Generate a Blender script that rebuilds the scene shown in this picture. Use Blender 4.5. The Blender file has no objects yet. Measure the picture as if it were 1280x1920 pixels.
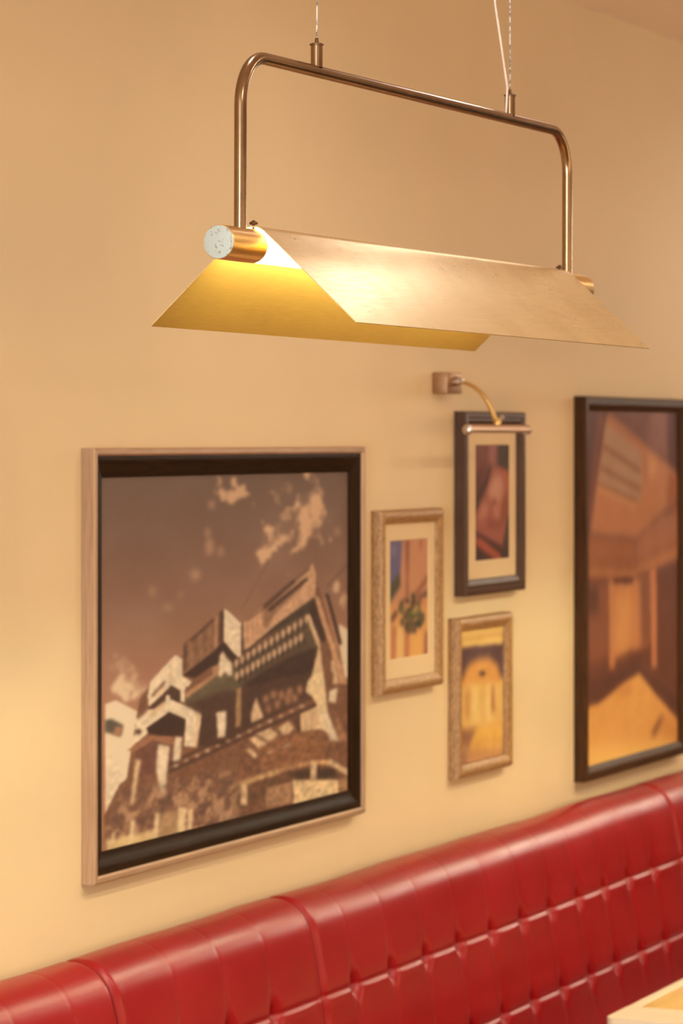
import bpy, bmesh, math, random
import numpy as np
from mathutils import Vector, Matrix

# ------------------------------------------------------------------ camera
scene = bpy.context.scene
FPX, CX, CY = 6000.0, 640.0, 822.0           # focal length and principal point in 1280x1920 pixels
TH = math.atan2(2660, 6000)                  # angle between the view axis and the long wall
CAM = np.array([0.0, -2.98, 2.05])
FW = np.array([math.cos(TH), math.sin(TH), 0.0])
RT = np.array([math.sin(TH), -math.cos(TH), 0.0])

cam_data = bpy.data.cameras.new('camera')
cam = bpy.data.objects.new('camera', cam_data)
scene.collection.objects.link(cam)
scene.camera = cam
cam.location = CAM.tolist()
cam.rotation_euler = (math.pi / 2, 0, TH - math.pi / 2)
cam_data.sensor_fit = 'AUTO'
cam_data.sensor_width = 36.0
cam_data.lens = FPX / 1920 * 36.0
cam_data.shift_y = -(960 - CY) / 1920
cam_data.clip_end = 100
cam_data.dof.use_dof = True
cam_data.dof.focus_distance = 4.85
cam_data.dof.aperture_fstop = 7.5
cam_data.dof.aperture_blades = 9

# ------------------------------------------------------------------ light and exposure
scene.view_settings.view_transform = 'Standard'
scene.view_settings.look = 'None'
scene.view_settings.gamma = 1.0
scene.view_settings.use_curve_mapping = False
scene.view_settings.exposure = 0.0

world = bpy.data.worlds.new('world')
scene.world = world
world.use_nodes = True
wb = world.node_tree.nodes['Background']
wb.inputs['Color'].default_value = (0.9, 0.82, 0.75, 1)
wb.inputs['Strength'].default_value = 0.35

WARM = (1.0, 0.90, 0.72)
CEIL = 3.247


def area_light(name, loc, size, power, color, rot=(0, 0, 0), shape='DISK', size_y=None, spread=180):
    d = bpy.data.lights.new(name, 'AREA')
    d.shape = shape
    d.size = size
    if size_y:
        d.size_y = size_y
    d.energy = power
    d.color = color
    d.spread = math.radians(spread)
    o = bpy.data.objects.new(name, d)
    o.location = loc
    o.rotation_euler = rot
    scene.collection.objects.link(o)
    return o


# added unseen ceiling lights: small ones for the shade highlight, larger aisle ones for ambient
for lx, pw in ((1.8, 3), (4.4, 3), (6.3, 4.8), (9.6, 3)):
    area_light('downlight', (lx, -0.95, CEIL - 0.006), 0.14, pw, (1.0, 0.96, 0.90), spread=160)
for lx, pw in ((3.2, 30), (5.8, 22), (8.4, 22), (11.0, 7)):
    area_light('downlight', (lx, -2.4, CEIL - 0.006), 0.20, pw, WARM, spread=160)
# ambient fill lights added along the unseen long wall across the room
FILL_X = (1.2, 4.2, 7.2, 10.2)
for lx in FILL_X:
    area_light('window_light', (lx, -5.52, 1.85), 2.0, 36, (1.0, 0.70, 0.40),
               rot=(math.pi / 2, 0, 0), shape='RECTANGLE', size_y=1.7)
# light added high on the unseen far end wall, for the bench roll highlight
area_light('transom_light', (12.94, -1.75, 2.68), 0.74, 40, (1.0, 0.86, 0.68),
           rot=(0, math.pi / 2, 0), shape='RECTANGLE', size_y=1.5)
# daylight through the window at the end of the room, behind the camera
area_light('window_daylight', (-2.4, -2.6, 1.7), 2.4, 400, (0.80, 0.95, 1.0),
           rot=(0, -math.pi / 2, 0), shape='RECTANGLE', size_y=1.7)


# ------------------------------------------------------------------ helpers
COL = scene.collection


def tag(o, label=None, cat=None, group=None, kind=None):
    if label:
        o['label'] = label
    if cat:
        o['category'] = cat
    if group:
        o['group'] = group
    if kind:
        o['kind'] = kind
    return o


def empty(name, loc=(0, 0, 0)):
    o = bpy.data.objects.new(name, None)
    o.empty_display_size = 0.05
    o.location = loc
    COL.objects.link(o)
    return o


def obj(name, verts, faces, mat, parent=None, smooth=False, origin=(0, 0, 0)):
    """one mesh object; verts are in world space, the parent only carries a translation"""
    off = Vector(parent_loc(parent))
    me = bpy.data.meshes.new(name)
    me.from_pydata([tuple(Vector(v) - off) for v in verts], [], faces)
    me.update()
    if smooth:
        me.polygons.foreach_set('use_smooth', [True] * len(me.polygons))
    me.materials.append(mat)
    o = bpy.data.objects.new(name, me)
    COL.objects.link(o)
    if parent:
        o.parent = parent
    return o


def parent_loc(p):
    v = Vector((0, 0, 0))
    while p is not None:
        v = v + p.location
        p = p.parent
    return v


def sharp(o, ang=35):
    me = o.data
    bm = bmesh.new()
    bm.from_mesh(me)
    bmesh.ops.recalc_face_normals(bm, faces=bm.faces)
    for f in bm.faces:
        f.smooth = True
    for e in bm.edges:
        if len(e.link_faces) == 2 and e.calc_face_angle(0) > math.radians(ang):
            e.smooth = False
    bm.to_mesh(me)
    bm.free()
    return o


def box(name, lo, hi, mat, parent=None, bevel=0.0, seg=2):
    bm = bmesh.new()
    bmesh.ops.create_cube(bm, size=1)
    c = [(a + b) / 2 for a, b in zip(lo, hi)]
    s = [b - a for a, b in zip(lo, hi)]
    for v in bm.verts:
        v.co = Vector((c[i] + v.co[i] * s[i] for i in range(3)))
    if bevel:
        bmesh.ops.bevel(bm, geom=bm.edges[:], offset=bevel, segments=seg, affect='EDGES', profile=0.5)
    bmesh.ops.recalc_face_normals(bm, faces=bm.faces)
    vs = [v.co.copy() for v in bm.verts]
    bm.verts.index_update()
    fs = [[v.index for v in f.verts] for f in bm.faces]
    bm.free()
    o = obj(name, vs, fs, mat, parent)
    if bevel:
        sharp(o, 40)
    return o


def tube(name, path, radius, mat, parent=None, n=20, closed_caps=True):
    """round tube along a path of points; radius may be a list"""
    pts = [Vector(p) for p in path]
    rad = radius if isinstance(radius, (list, tuple)) else [radius] * len(pts)
    vs, fs = [], []
    t0 = (pts[1] - pts[0]).normalized()
    ref = Vector((0, 0, 1)) if abs(t0.z) < 0.9 else Vector((0, 1, 0))
    nrm = (ref - t0 * ref.dot(t0)).normalized()
    for i, p in enumerate(pts):
        if i == 0:
            t = t0
        elif i == len(pts) - 1:
            t = (pts[i] - pts[i - 1]).normalized()
        else:
            t = ((pts[i + 1] - p).normalized() + (p - pts[i - 1]).normalized())
            t = t.normalized() if t.length > 1e-6 else (pts[i + 1] - p).normalized()
        nrm = (nrm - t * nrm.dot(t)).normalized()
        b = t.cross(nrm)
        for k in range(n):
            a = 2 * math.pi * k / n
            vs.append(p + (nrm * math.cos(a) + b * math.sin(a)) * rad[i])
    for i in range(len(pts) - 1):
        for k in range(n):
            k2 = (k + 1) % n
            fs.append((i * n + k, i * n + k2, (i + 1) * n + k2, (i + 1) * n + k))
    if closed_caps:
        fs.append(tuple(range(n - 1, -1, -1)))
        fs.append(tuple(range((len(pts) - 1) * n, len(pts) * n)))
    return sharp(obj(name, vs, fs, mat, parent), 40)


def lathe(name, origin, axis, prof, mat, parent=None, n=28):
    """prof: list of (distance along axis, radius)"""
    ax = Vector(axis).normalized()
    o = Vector(origin)
    ref = Vector((0, 0, 1)) if abs(ax.z) < 0.9 else Vector((0, 1, 0))
    u = (ref - ax * ref.dot(ax)).normalized()
    v = ax.cross(u)
    vs, fs = [], []
    for d, r in prof:
        for k in range(n):
            a = 2 * math.pi * k / n
            vs.append(o + ax * d + (u * math.cos(a) + v * math.sin(a)) * max(r, 1e-5))
    for i in range(len(prof) - 1):
        for k in range(n):
            k2 = (k + 1) % n
            fs.append((i * n + k, i * n + k2, (i + 1) * n + k2, (i + 1) * n + k))
    fs.append(tuple(range(n - 1, -1, -1)))
    fs.append(tuple(range((len(prof) - 1) * n, len(prof) * n)))
    return sharp(obj(name, vs, fs, mat, parent), 35)


# ------------------------------------------------------------------ materials
def lin(c):
    c = np.asarray(c, float) / 255.0
    return np.where(c <= 0.04045, c / 12.92, ((c + 0.055) / 1.055) ** 2.4)


class NT:
    def __init__(self, name):
        self.m = bpy.data.materials.new(name)
        self.m.use_nodes = True
        self.t = self.m.node_tree
        self.b = self.t.nodes['Principled BSDF']

    def n(self, typ, **kw):
        nd = self.t.nodes.new(typ)
        for k, v in kw.items():
            if k in nd.inputs:
                nd.inputs[k].default_value = v
            else:
                setattr(nd, k, v)
        return nd

    def l(self, a, b):
        self.t.links.new(a, b)

    def coords(self, scale=(1, 1, 1)):
        tc = self.n('ShaderNodeTexCoord')
        mp = self.n('ShaderNodeMapping')
        mp.inputs['Scale'].default_value = scale
        self.l(tc.outputs['Object'], mp.inputs['Vector'])
        return mp.outputs['Vector']

    def noise(self, vec, scale, detail=3, rough=0.55):
        nd = self.n('ShaderNodeTexNoise')
        nd.inputs['Scale'].default_value = scale
        nd.inputs['Detail'].default_value = detail
        nd.inputs['Roughness'].default_value = rough
        self.l(vec, nd.inputs['Vector'])
        return nd.outputs['Fac']

    def ramp(self, fac, stops):
        r = self.n('ShaderNodeValToRGB')
        el = r.color_ramp.elements
        while len(el) < len(stops):
            el.new(0.5)
        for e, (p, c) in zip(el, stops):
            e.position = p
            e.color = (c[0], c[1], c[2], 1) if not isinstance(c, (int, float)) else (c, c, c, 1)
        self.l(fac, r.inputs['Fac'])
        return r.outputs['Color']

    def mix(self, fac, a, b):
        m = self.n('ShaderNodeMix', data_type='RGBA')
        for s, v in ((m.inputs[0], fac), (m.inputs[6], a), (m.inputs[7], b)):
            if hasattr(v, 'is_linked') or isinstance(v, bpy.types.NodeSocket):
                self.l(v, s)
            elif isinstance(v, (int, float)):
                s.default_value = v
            else:
                s.default_value = (v[0], v[1], v[2], 1)
        return m.outputs[2]

    def bump(self, h, strength, dist):
        b = self.n('ShaderNodeBump')
        b.inputs['Strength'].default_value = strength
        b.inputs['Distance'].default_value = dist
        self.l(h, b.inputs['Height'])
        self.l(b.outputs['Normal'], self.b.inputs['Normal'])

    def set(self, **kw):
        for k, v in kw.items():
            s = self.b.inputs[k.replace('_', ' ')]
            if isinstance(v, bpy.types.NodeSocket):
                self.l(v, s)
            elif isinstance(v, (tuple, list)) and len(v) == 3:
                s.default_value = (*v, 1)
            else:
                s.default_value = v
        return self


def mat_plaster(name, c, var=0.04):
    t = NT(name)
    v = t.coords()
    n1 = t.noise(v, 1.3, 4)
    c = np.array(c)
    t.set(Base_Color=t.ramp(n1, [(0.3, c * (1 - var)), (0.7, c * (1 + var))]), Roughness=0.62)
    t.b.inputs['Specular IOR Level'].default_value = 0.25
    t.bump(t.noise(v, 180, 3), 0.06, 0.002)
    return t.m


def mat_brass(name, c, dark, rough=0.34, axis=(2, 60, 60), specks=0.0, tarnish=0.5):
    """brushed, slightly tarnished brass; axis stretches the brushing"""
    t = NT(name)
    br = t.noise(t.coords(axis), 14, 3, 0.6)
    v = t.coords()
    big = t.noise(v, 9, 4, 0.6)
    base = t.mix(t.ramp(big, [(0.42, 0.0), (0.75, tarnish)]), c, dark)
    base = t.mix(t.ramp(br, [(0.3, 0.0), (0.8, 0.25)]), base, dark)
    if specks:
        sp = t.noise(v, 190, 2, 0.5)
        zone = t.noise(v, 7, 2)
        m = t.n('ShaderNodeMath', operation='MULTIPLY')
        t.l(t.ramp(sp, [(0.66, 0.0), (0.7, 1.0)]), m.inputs[0])
        t.l(t.ramp(zone, [(0.52, 0.0), (0.64, specks)]), m.inputs[1])
        base = t.mix(m.outputs[0], base, (0.10, 0.035, 0.012))
    t.set(Base_Color=base, Metallic=1.0,
          Roughness=t.ramp(br, [(0.2, rough * 0.85), (0.8, rough * 1.2)]))
    t.bump(br, 0.05, 0.0004)
    return t.m


def mat_plain(name, c, rough=0.5, metal=0.0, var=0.08, nscale=30, bump=0.03, coat=0.0, stretch=(1, 1, 1)):
    t = NT(name)
    v = t.coords(stretch)
    n1 = t.noise(v, nscale, 3)
    c = np.array(c)
    t.set(Base_Color=t.ramp(n1, [(0.3, c * (1 - var)), (0.7, c * (1 + var))]), Roughness=rough, Metallic=metal)
    if coat:
        t.b.inputs['Coat Weight'].default_value = coat
        t.b.inputs['Coat Roughness'].default_value = 0.15
    if bump:
        t.bump(n1, bump, 0.001)
    return t.m


def mat_leather():
    t = NT('red_leather')
    v = t.coords()
    n1 = t.noise(v, 5, 3)
    vor = t.n('ShaderNodeTexVoronoi')
    vor.inputs['Scale'].default_value = 420
    t.l(v, vor.inputs['Vector'])
    t.set(Base_Color=t.ramp(n1, [(0.3, (0.26, 0.002, 0.005)), (0.7, (0.30, 0.003, 0.006))]),
          Roughness=t.ramp(n1, [(0.3, 0.31), (0.7, 0.36)]))
    t.b.inputs['Specular IOR Level'].default_value = 0.38
    t.bump(vor.outputs['Distance'], 0.08, 0.0006)
    return t.m


def mat_emit(name, c, strength):
    t = NT(name)
    t.set(Base_Color=(0.9, 0.9, 0.88), Roughness=0.4)
    t.b.inputs['Emission Color'].default_value = (*c, 1)
    t.b.inputs['Emission Strength'].default_value = strength
    return t.m


def mat_glass():
    m = bpy.data.materials.new('picture_glass')
    m.use_nodes = True
    t = m.node_tree
    for nd in list(t.nodes):
        t.nodes.remove(nd)
    out = t.nodes.new('ShaderNodeOutputMaterial')
    mix = t.nodes.new('ShaderNodeMixShader')
    tr = t.nodes.new('ShaderNodeBsdfTransparent')
    gl = t.nodes.new('ShaderNodeBsdfGlossy')
    gl.inputs['Roughness'].default_value = 0.08
    fr = t.nodes.new('ShaderNodeFresnel')
    fr.inputs['IOR'].default_value = 1.3
    ge = t.nodes.new('ShaderNodeNewGeometry')       # the back face of the pane leaves the ray unchanged
    inv = t.nodes.new('ShaderNodeMath')
    inv.operation = 'SUBTRACT'
    inv.inputs[0].default_value = 1.0
    t.links.new(ge.outputs['Backfacing'], inv.inputs[1])
    mul = t.nodes.new('ShaderNodeMath')
    mul.operation = 'MULTIPLY'
    t.links.new(fr.outputs[0], mul.inputs[0])
    t.links.new(inv.outputs[0], mul.inputs[1])
    t.links.new(mul.outputs[0], mix.inputs[0])
    t.links.new(tr.outputs[0], mix.inputs[1])
    t.links.new(gl.outputs[0], mix.inputs[2])
    t.links.new(mix.outputs[0], out.inputs['Surface'])
    return m


def mat_print():
    t = NT('photo_print')
    a = t.n('ShaderNodeVertexColor')
    a.layer_name = 'print'
    t.set(Base_Color=a.outputs['Color'], Roughness=0.55)
    t.b.inputs['Specular IOR Level'].default_value = 0.2
    return t.m


def mat_frame(name, c1, c2, rough, metal, stretch, nscale=20, spec=0.5):
    """c1/c2 mottled along the rail"""
    t = NT(name)
    n1 = t.noise(t.coords(stretch), nscale, 4, 0.6)
    t.set(Base_Color=t.ramp(n1, [(0.35, c1), (0.65, c2)]), Roughness=rough, Metallic=metal)
    t.b.inputs['Specular IOR Level'].default_value = spec
    t.bump(n1, 0.08, 0.001)
    return t.m


M_WALL = mat_plaster('wall_paint', (0.685, 0.515, 0.305))
M_CEIL = mat_plaster('ceiling_paint', (0.93, 0.80, 0.66))
M_PANEL = mat_plain('dark_wall_panelling', (0.10, 0.055, 0.03), 0.5, stretch=(6, 6, 0.6), nscale=8)
M_FLOOR = mat_plain('floor_boards', (0.22, 0.12, 0.06), 0.45, stretch=(1, 8, 1), nscale=6)
M_SHADE = mat_brass('shade_brass', (0.84, 0.68, 0.41), (0.60, 0.43, 0.20), 0.38, (1.2, 40, 40), specks=1.0, tarnish=0.35)
M_TUBE = mat_brass('frame_brass', (0.34, 0.215, 0.125), (0.17, 0.09, 0.045), 0.22, (6, 6, 6), specks=0.4, tarnish=0.6)
M_INNER = mat_brass('shade_gold_inside', (0.42, 0.225, 0.034), (0.32, 0.165, 0.025), 0.5, (1.2, 40, 40), tarnish=0.3)
M_INNER.node_tree.nodes['Principled BSDF'].inputs['Metallic'].default_value = 0.5
M_SLEEVE = mat_brass('sleeve_brass', (0.85, 0.56, 0.22), (0.55, 0.31, 0.09), 0.30, (1.5, 50, 50), tarnish=0.4)
M_DARKBRASS = mat_brass('bronze_screw', (0.20, 0.11, 0.06), (0.08, 0.04, 0.02), 0.4, (5, 5, 5))
M_DIFF = mat_emit('lamp_diffuser', (0.95, 1.0, 0.70), 60.0)
M_LEATHER = mat_leather()
M_GLASS = mat_glass()
M_PRINT = mat_print()
M_MATB = mat_plain('mat_board', (0.74, 0.545, 0.32), 0.8, var=0.02, nscale=200)
M_BACK = mat_plain('backing_board', (0.25, 0.17, 0.1), 0.9)


def mat_cap():
    t = NT('cap_enamel')
    v = t.coords()
    sp = t.noise(v, 260, 2)
    st = t.noise(t.coords((1, 60, 6)), 5, 3)
    m = t.n('ShaderNodeMath', operation='MULTIPLY')
    t.l(t.ramp(sp, [(0.55, 0.0), (0.60, 1.0)]), m.inputs[0])
    t.l(t.ramp(st, [(0.50, 0.0), (0.56, 1.0)]), m.inputs[1])
    t.set(Base_Color=t.mix(m.outputs[0], (0.42, 0.44, 0.41), (0.20, 0.13, 0.07)), Roughness=0.5)
    return t.m


def mat_wire():
    t = NT('braided_wire')
    v = t.coords((1, 1, 1))
    n1 = t.noise(v, 160, 2)
    t.set(Base_Color=t.ramp(n1, [(0.42, (0.16, 0.11, 0.09)), (0.55, (0.66, 0.58, 0.55))]), Roughness=0.45)
    return t.m


M_CAP = mat_cap()
M_WIRE = mat_wire()
M_CORD = mat_plain('clear_cord', (0.72, 0.58, 0.50), 0.35, var=0.15, nscale=90)

# ------------------------------------------------------------------ room shell
XA, XB, YA = -2.5, 13.0, -5.6
tag(box('wall_back', (XA, 0, 0), (XB, 0.15, CEIL), M_WALL), kind='structure')
tag(box('wall_front', (XA, YA - 0.15, 0), (XB, YA, CEIL), M_PANEL), kind='structure')
tag(box('wall_right', (XB, YA - 0.15, 0), (XB + 0.15, 0.15, CEIL), M_PANEL), kind='structure')
tag(box('wall_left', (XA - 0.15, YA - 0.15, 0), (XA, 0.15, CEIL), M_PANEL), kind='structure')
tag(box('floor', (XA - 0.15, YA - 0.15, -0.1), (XB + 0.15, 0.15, 0), M_FLOOR), kind='structure')
tag(box('ceiling', (XA - 0.15, YA - 0.15, CEIL), (XB + 0.15, 0.15, CEIL + 0.1), M_CEIL), kind='structure')


for wi, wx in enumerate(FILL_X):
    wr = tag(empty('window_%d' % (wi + 1), (wx, -5.55, 0.95)), kind='structure')  # made-up frame around each added ambient fill light
    for lo, hi in (((wx - 1.08, -5.6, 0.93), (wx + 1.08, -5.5, 1.0)), ((wx - 1.08, -5.6, 2.7), (wx + 1.08, -5.5, 2.77)),
                   ((wx - 1.08, -5.6, 1.0), (wx - 1.0, -5.5, 2.7)), ((wx + 1.0, -5.6, 1.0), (wx + 1.08, -5.5, 2.7)), ((wx - 0.02, -5.519, 1.0), (wx + 0.02, -5.49, 2.7))):
        box('window_frame', lo, hi, M_PANEL, wr)


wr = tag(empty('window_5', (12.96, -1.75, 2.25)), kind='structure')  # made-up frame around the light added for the bench highlight
for lo, hi in (((12.93, -2.55, 2.26), (13.0, -0.95, 2.305)), ((12.93, -2.55, 3.055), (13.0, -0.95, 3.10)),
               ((12.93, -2.55, 2.305), (13.0, -2.505, 3.055)), ((12.93, -0.995, 2.305), (13.0, -0.95, 3.055))):
    box('window_frame', lo, hi, M_PANEL, wr)


# ------------------------------------------------------------------ pendant lamp
def pendant_lamp(x0, label, group):
    y0, z0 = -0.9642, 2.3312
    yaw, tilt = -0.035, -0.0062
    a = Vector((math.cos(yaw) * math.cos(tilt), math.sin(yaw) * math.cos(tilt), math.sin(tilt)))
    n = Vector((math.sin(yaw), -math.cos(yaw), 0))
    up = n.cross(a)
    if up.z < 0:
        up = -up
    O = Vector((x0, y0, z0))

    def g(s, h=0.0, o=0.0):
        return O + a * s + up * h + n * o
    root = empty('pendant_lamp', (x0 + 0.7, y0, z0))
    tag(root, label, 'pendant lamp', group)
    L = 1.405
    s1, s2, sh0, sh1 = 0.066, 1.333, 0.104, 1.304
    r = 0.025
    # glowing tube
    tube('light_tube', [g(sh0 - 0.006), g(sh1 + 0.006)], r - 0.0012, M_DIFF, root, n=32)
    # brass end sleeves with enamelled caps
    for sa, sb, d in ((0.0, sh0 + 0.002, 1), (L, sh1 - 0.002, -1)):
        sl = lathe('end_sleeve', g(sa), a * d, [(0.0, r - 0.001), (0.0012, r), (abs(sb - sa) - 0.001, r), (abs(sb - sa), r - 0.001)],
                   M_SLEEVE, root, 40)
        lathe('end_cap', g(sa), a * d, [(-0.0016, r - 0.0025), (-0.0010, r - 0.0012), (0.001, r - 0.0006)], M_CAP, sl, 40)
    # shade: folded sheet, arc over the tube, then two straight wings
    R = 0.0285
    W, D = 0.1685, 0.1145
    dist = math.hypot(W, D)
    phi = math.atan2(-D, W)                       # direction of the wing tip from the axis
    tang = phi + math.acos(R / dist)              # tangent point angle on the arc (front side)
    prof = [(W, -D)]
    for k in range(1, 12):
        f = k / 12
        tx, ty = R * math.cos(tang), R * math.sin(tang)
        prof.append((W + (tx - W) * f, -D + (ty + D) * f))
    for k in range(17):
        ang = tang + (math.pi - 2 * tang) * k / 16
        prof.append((R * math.cos(ang), R * math.sin(ang)))
    for k in range(11, 0, -1):
        f = k / 12
        tx, ty = -R * math.cos(tang), R * math.sin(tang)
        prof.append((-W + (tx + W) * f, -D + (ty + D) * f))
    prof.append((-W, -D))
    th = 0.0014
    m = len(prof)
    outer = []
    for i, (px, py) in enumerate(prof):
        p0, p1 = prof[max(i - 1, 0)], prof[min(i + 1, m - 1)]
        dx, dy = p1[0] - p0[0], p1[1] - p0[1]
        ll = math.hypot(dx, dy)
        outer.append((px + dy / ll * th, py - dx / ll * th))
    ring = prof + outer[::-1]
    NS = 30
    vs, fs = [], []
    for j in range(NS + 1):
        s = sh0 + (sh1 - sh0) * j / NS
        vs += [g(s, h, o) for o, h in ring]
    k = len(ring)
    for j in range(NS):
        for i in range(k):
            i2 = (i + 1) % k
            fs.append((j * k + i, j * k + i2, (j + 1) * k + i2, (j + 1) * k + i))
    for j in (0, NS):
        for i in range(m - 1):
            q = (j * k + i, j * k + i + 1, j * k + 2 * m - 2 - i, j * k + 2 * m - 1 - i)
            fs.append(q if j == 0 else q[::-1])
    sh = obj('shade', vs, fs, M_SHADE, root)
    sh.data.materials.append(M_INNER)
    for i in range(NS * k):
        if i % k < m - 1:
            sh.data.polygons[i].material_index = 1
    sharp(sh, 50)
    # bent tube frame
    H, B, rr = 0.2781, 0.075, 0.0092
    path = [g(s1, r - 0.002), g(s1, 0.1), g(s1, H - B)]
    for q in range(1, 13):
        t = q / 12 * math.pi / 2
        path.append(g(s1 + B * (1 - math.cos(t)), H - B + B * math.sin(t)))
    for q in range(1, 10):
        path.append(g(s1 + B + (s2 - s1 - 2 * B) * q / 10, H))
    for q in range(0, 13):
        t = q / 12 * math.pi / 2
        path.append(g(s2 - B + B * math.sin(t), H - B * (1 - math.cos(t))))
    path += [g(s2, 0.1), g(s2, r - 0.002)]
    tube('tube_frame', path, rr, M_TUBE, root, n=28)
    # thumb screws on the sleeve beside each upright
    for s in (s1 + 0.042, s2 - 0.036):
        lathe('thumb_screw', g(s, r - 0.001), up, [(0, 0.0022), (0.0075, 0.0022), (0.008, 0.0058), (0.0095, 0.0066), (0.0115, 0.0058), (0.0125, 0.003), (0.014, 0.002)],
              M_DARKBRASS, root, 18)
    # cable grippers, wires and the power cord
    c1, c2 = 0.314, 1.067
    for i, s in enumerate((c1, c2)):
        base = g(s, H + rr - 0.003)
        gr = lathe('cable_gripper', base, (0, 0, 1), [(0, 0.0092), (0.0335, 0.0092), (0.034, 0.0085)], M_TUBE, root, 24)
        lathe('gripper_collar', base + Vector((0, 0, 0.033)), (0, 0, 1), [(0, 0.0085), (0.0005, 0.0108), (0.0025, 0.0108), (0.0042, 0.007), (0.0048, 0.0032), (0.0105, 0.0026), (0.0125, 0.0016)],
              M_DARKBRASS, gr, 24)
        top = Vector((base.x, base.y, CEIL))
        if i == 0:
            pts = [base + Vector((0, 0, 0.043 + (CEIL - base.z - 0.043) * q / 12)) + a * (0.0012 * math.sin(q * 1.3)) for q in range(13)]
        else:
            pts = [base + Vector((0, 0, 0.043)), top]
        tube('suspension_wire', pts, 0.0013, M_WIRE, root, n=8)
        lathe('ceiling_anchor', top, (0, 0, -1), [(0, 0.014), (0.004, 0.014), (0.012, 0.006), (0.02, 0.003)], M_TUBE, root, 20)
    b2 = g(c2 - 0.020, H + rr - 0.002)
    pts = []
    for q in range(15):
        f = q / 14
        z = b2.z + (CEIL - b2.z) * f
        pts.append(Vector((b2.x, b2.y, z)) - a * (0.13 * f) + a * (0.010 * math.exp(-((f - 0.06) / 0.05) ** 2)) + n * (0.004 * math.sin(f * 14)))
    tube('power_cord', pts, 0.0019, M_CORD, root, n=8)
    return root


pendant_lamp(4.1136, 'brushed brass linear pendant lamp with folded shade hanging from thin wires', 'pendant lamps over the tables')
pendant_lamp(7.25, 'brass linear pendant lamp over the table with the pale border', 'pendant lamps over the tables')
pendant_lamp(0.977, 'brass linear pendant lamp nearest the window end of the row', 'pendant lamps over the tables')
pendant_lamp(10.386, 'brass linear pendant lamp farthest along the row', 'pendant lamps over the tables')


# ------------------------------------------------------------------ picture prints (flat, drawn into a vertex colour layer)
def vnoise(h, w, cell, seed):
    rng = np.random.default_rng(seed)
    gh, gw = int(h / cell) + 3, int(w / cell) + 3
    gr = rng.random((gh, gw))
    y = np.arange(h) / cell
    x = np.arange(w) / cell
    yi, xi = y.astype(int), x.astype(int)
    fy, fx = y - yi, x - xi
    fy, fx = (fy * fy * (3 - 2 * fy))[:, None], (fx * fx * (3 - 2 * fx))[None]
    A, B = gr[yi][:, xi], gr[yi][:, xi + 1]
    C_, D_ = gr[yi + 1][:, xi], gr[yi + 1][:, xi + 1]
    return (A * (1 - fx) + B * fx) * (1 - fy) + (C_ * (1 - fx) + D_ * fx) * fy


def fbm(h, w, cell, seed, o=4):
    s = np.zeros((h, w))
    amp, tot = 1.0, 0
    for i in range(o):
        s += amp * vnoise(h, w, max(cell / 2 ** i, 1.0), seed + i)
        tot += amp
        amp *= 0.55
    return s / tot


def blur(a, r):
    r = int(r)
    if r < 1:
        return a
    for _ in range(2):
        for ax in (0, 1):
            p = np.pad(a, [(r, r) if i == ax else (0, 0) for i in range(a.ndim)], mode='edge')
            cs = np.cumsum(p, axis=ax)
            cs = np.concatenate([np.zeros_like(np.take(cs, [0], ax)), cs], axis=ax)
            n = a.shape[ax]
            hi = np.take(cs, range(2 * r + 1, 2 * r + 1 + n), ax)
            lo = np.take(cs, range(0, n), ax)
            a = (hi - lo) / (2 * r + 1)
    return a


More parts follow.
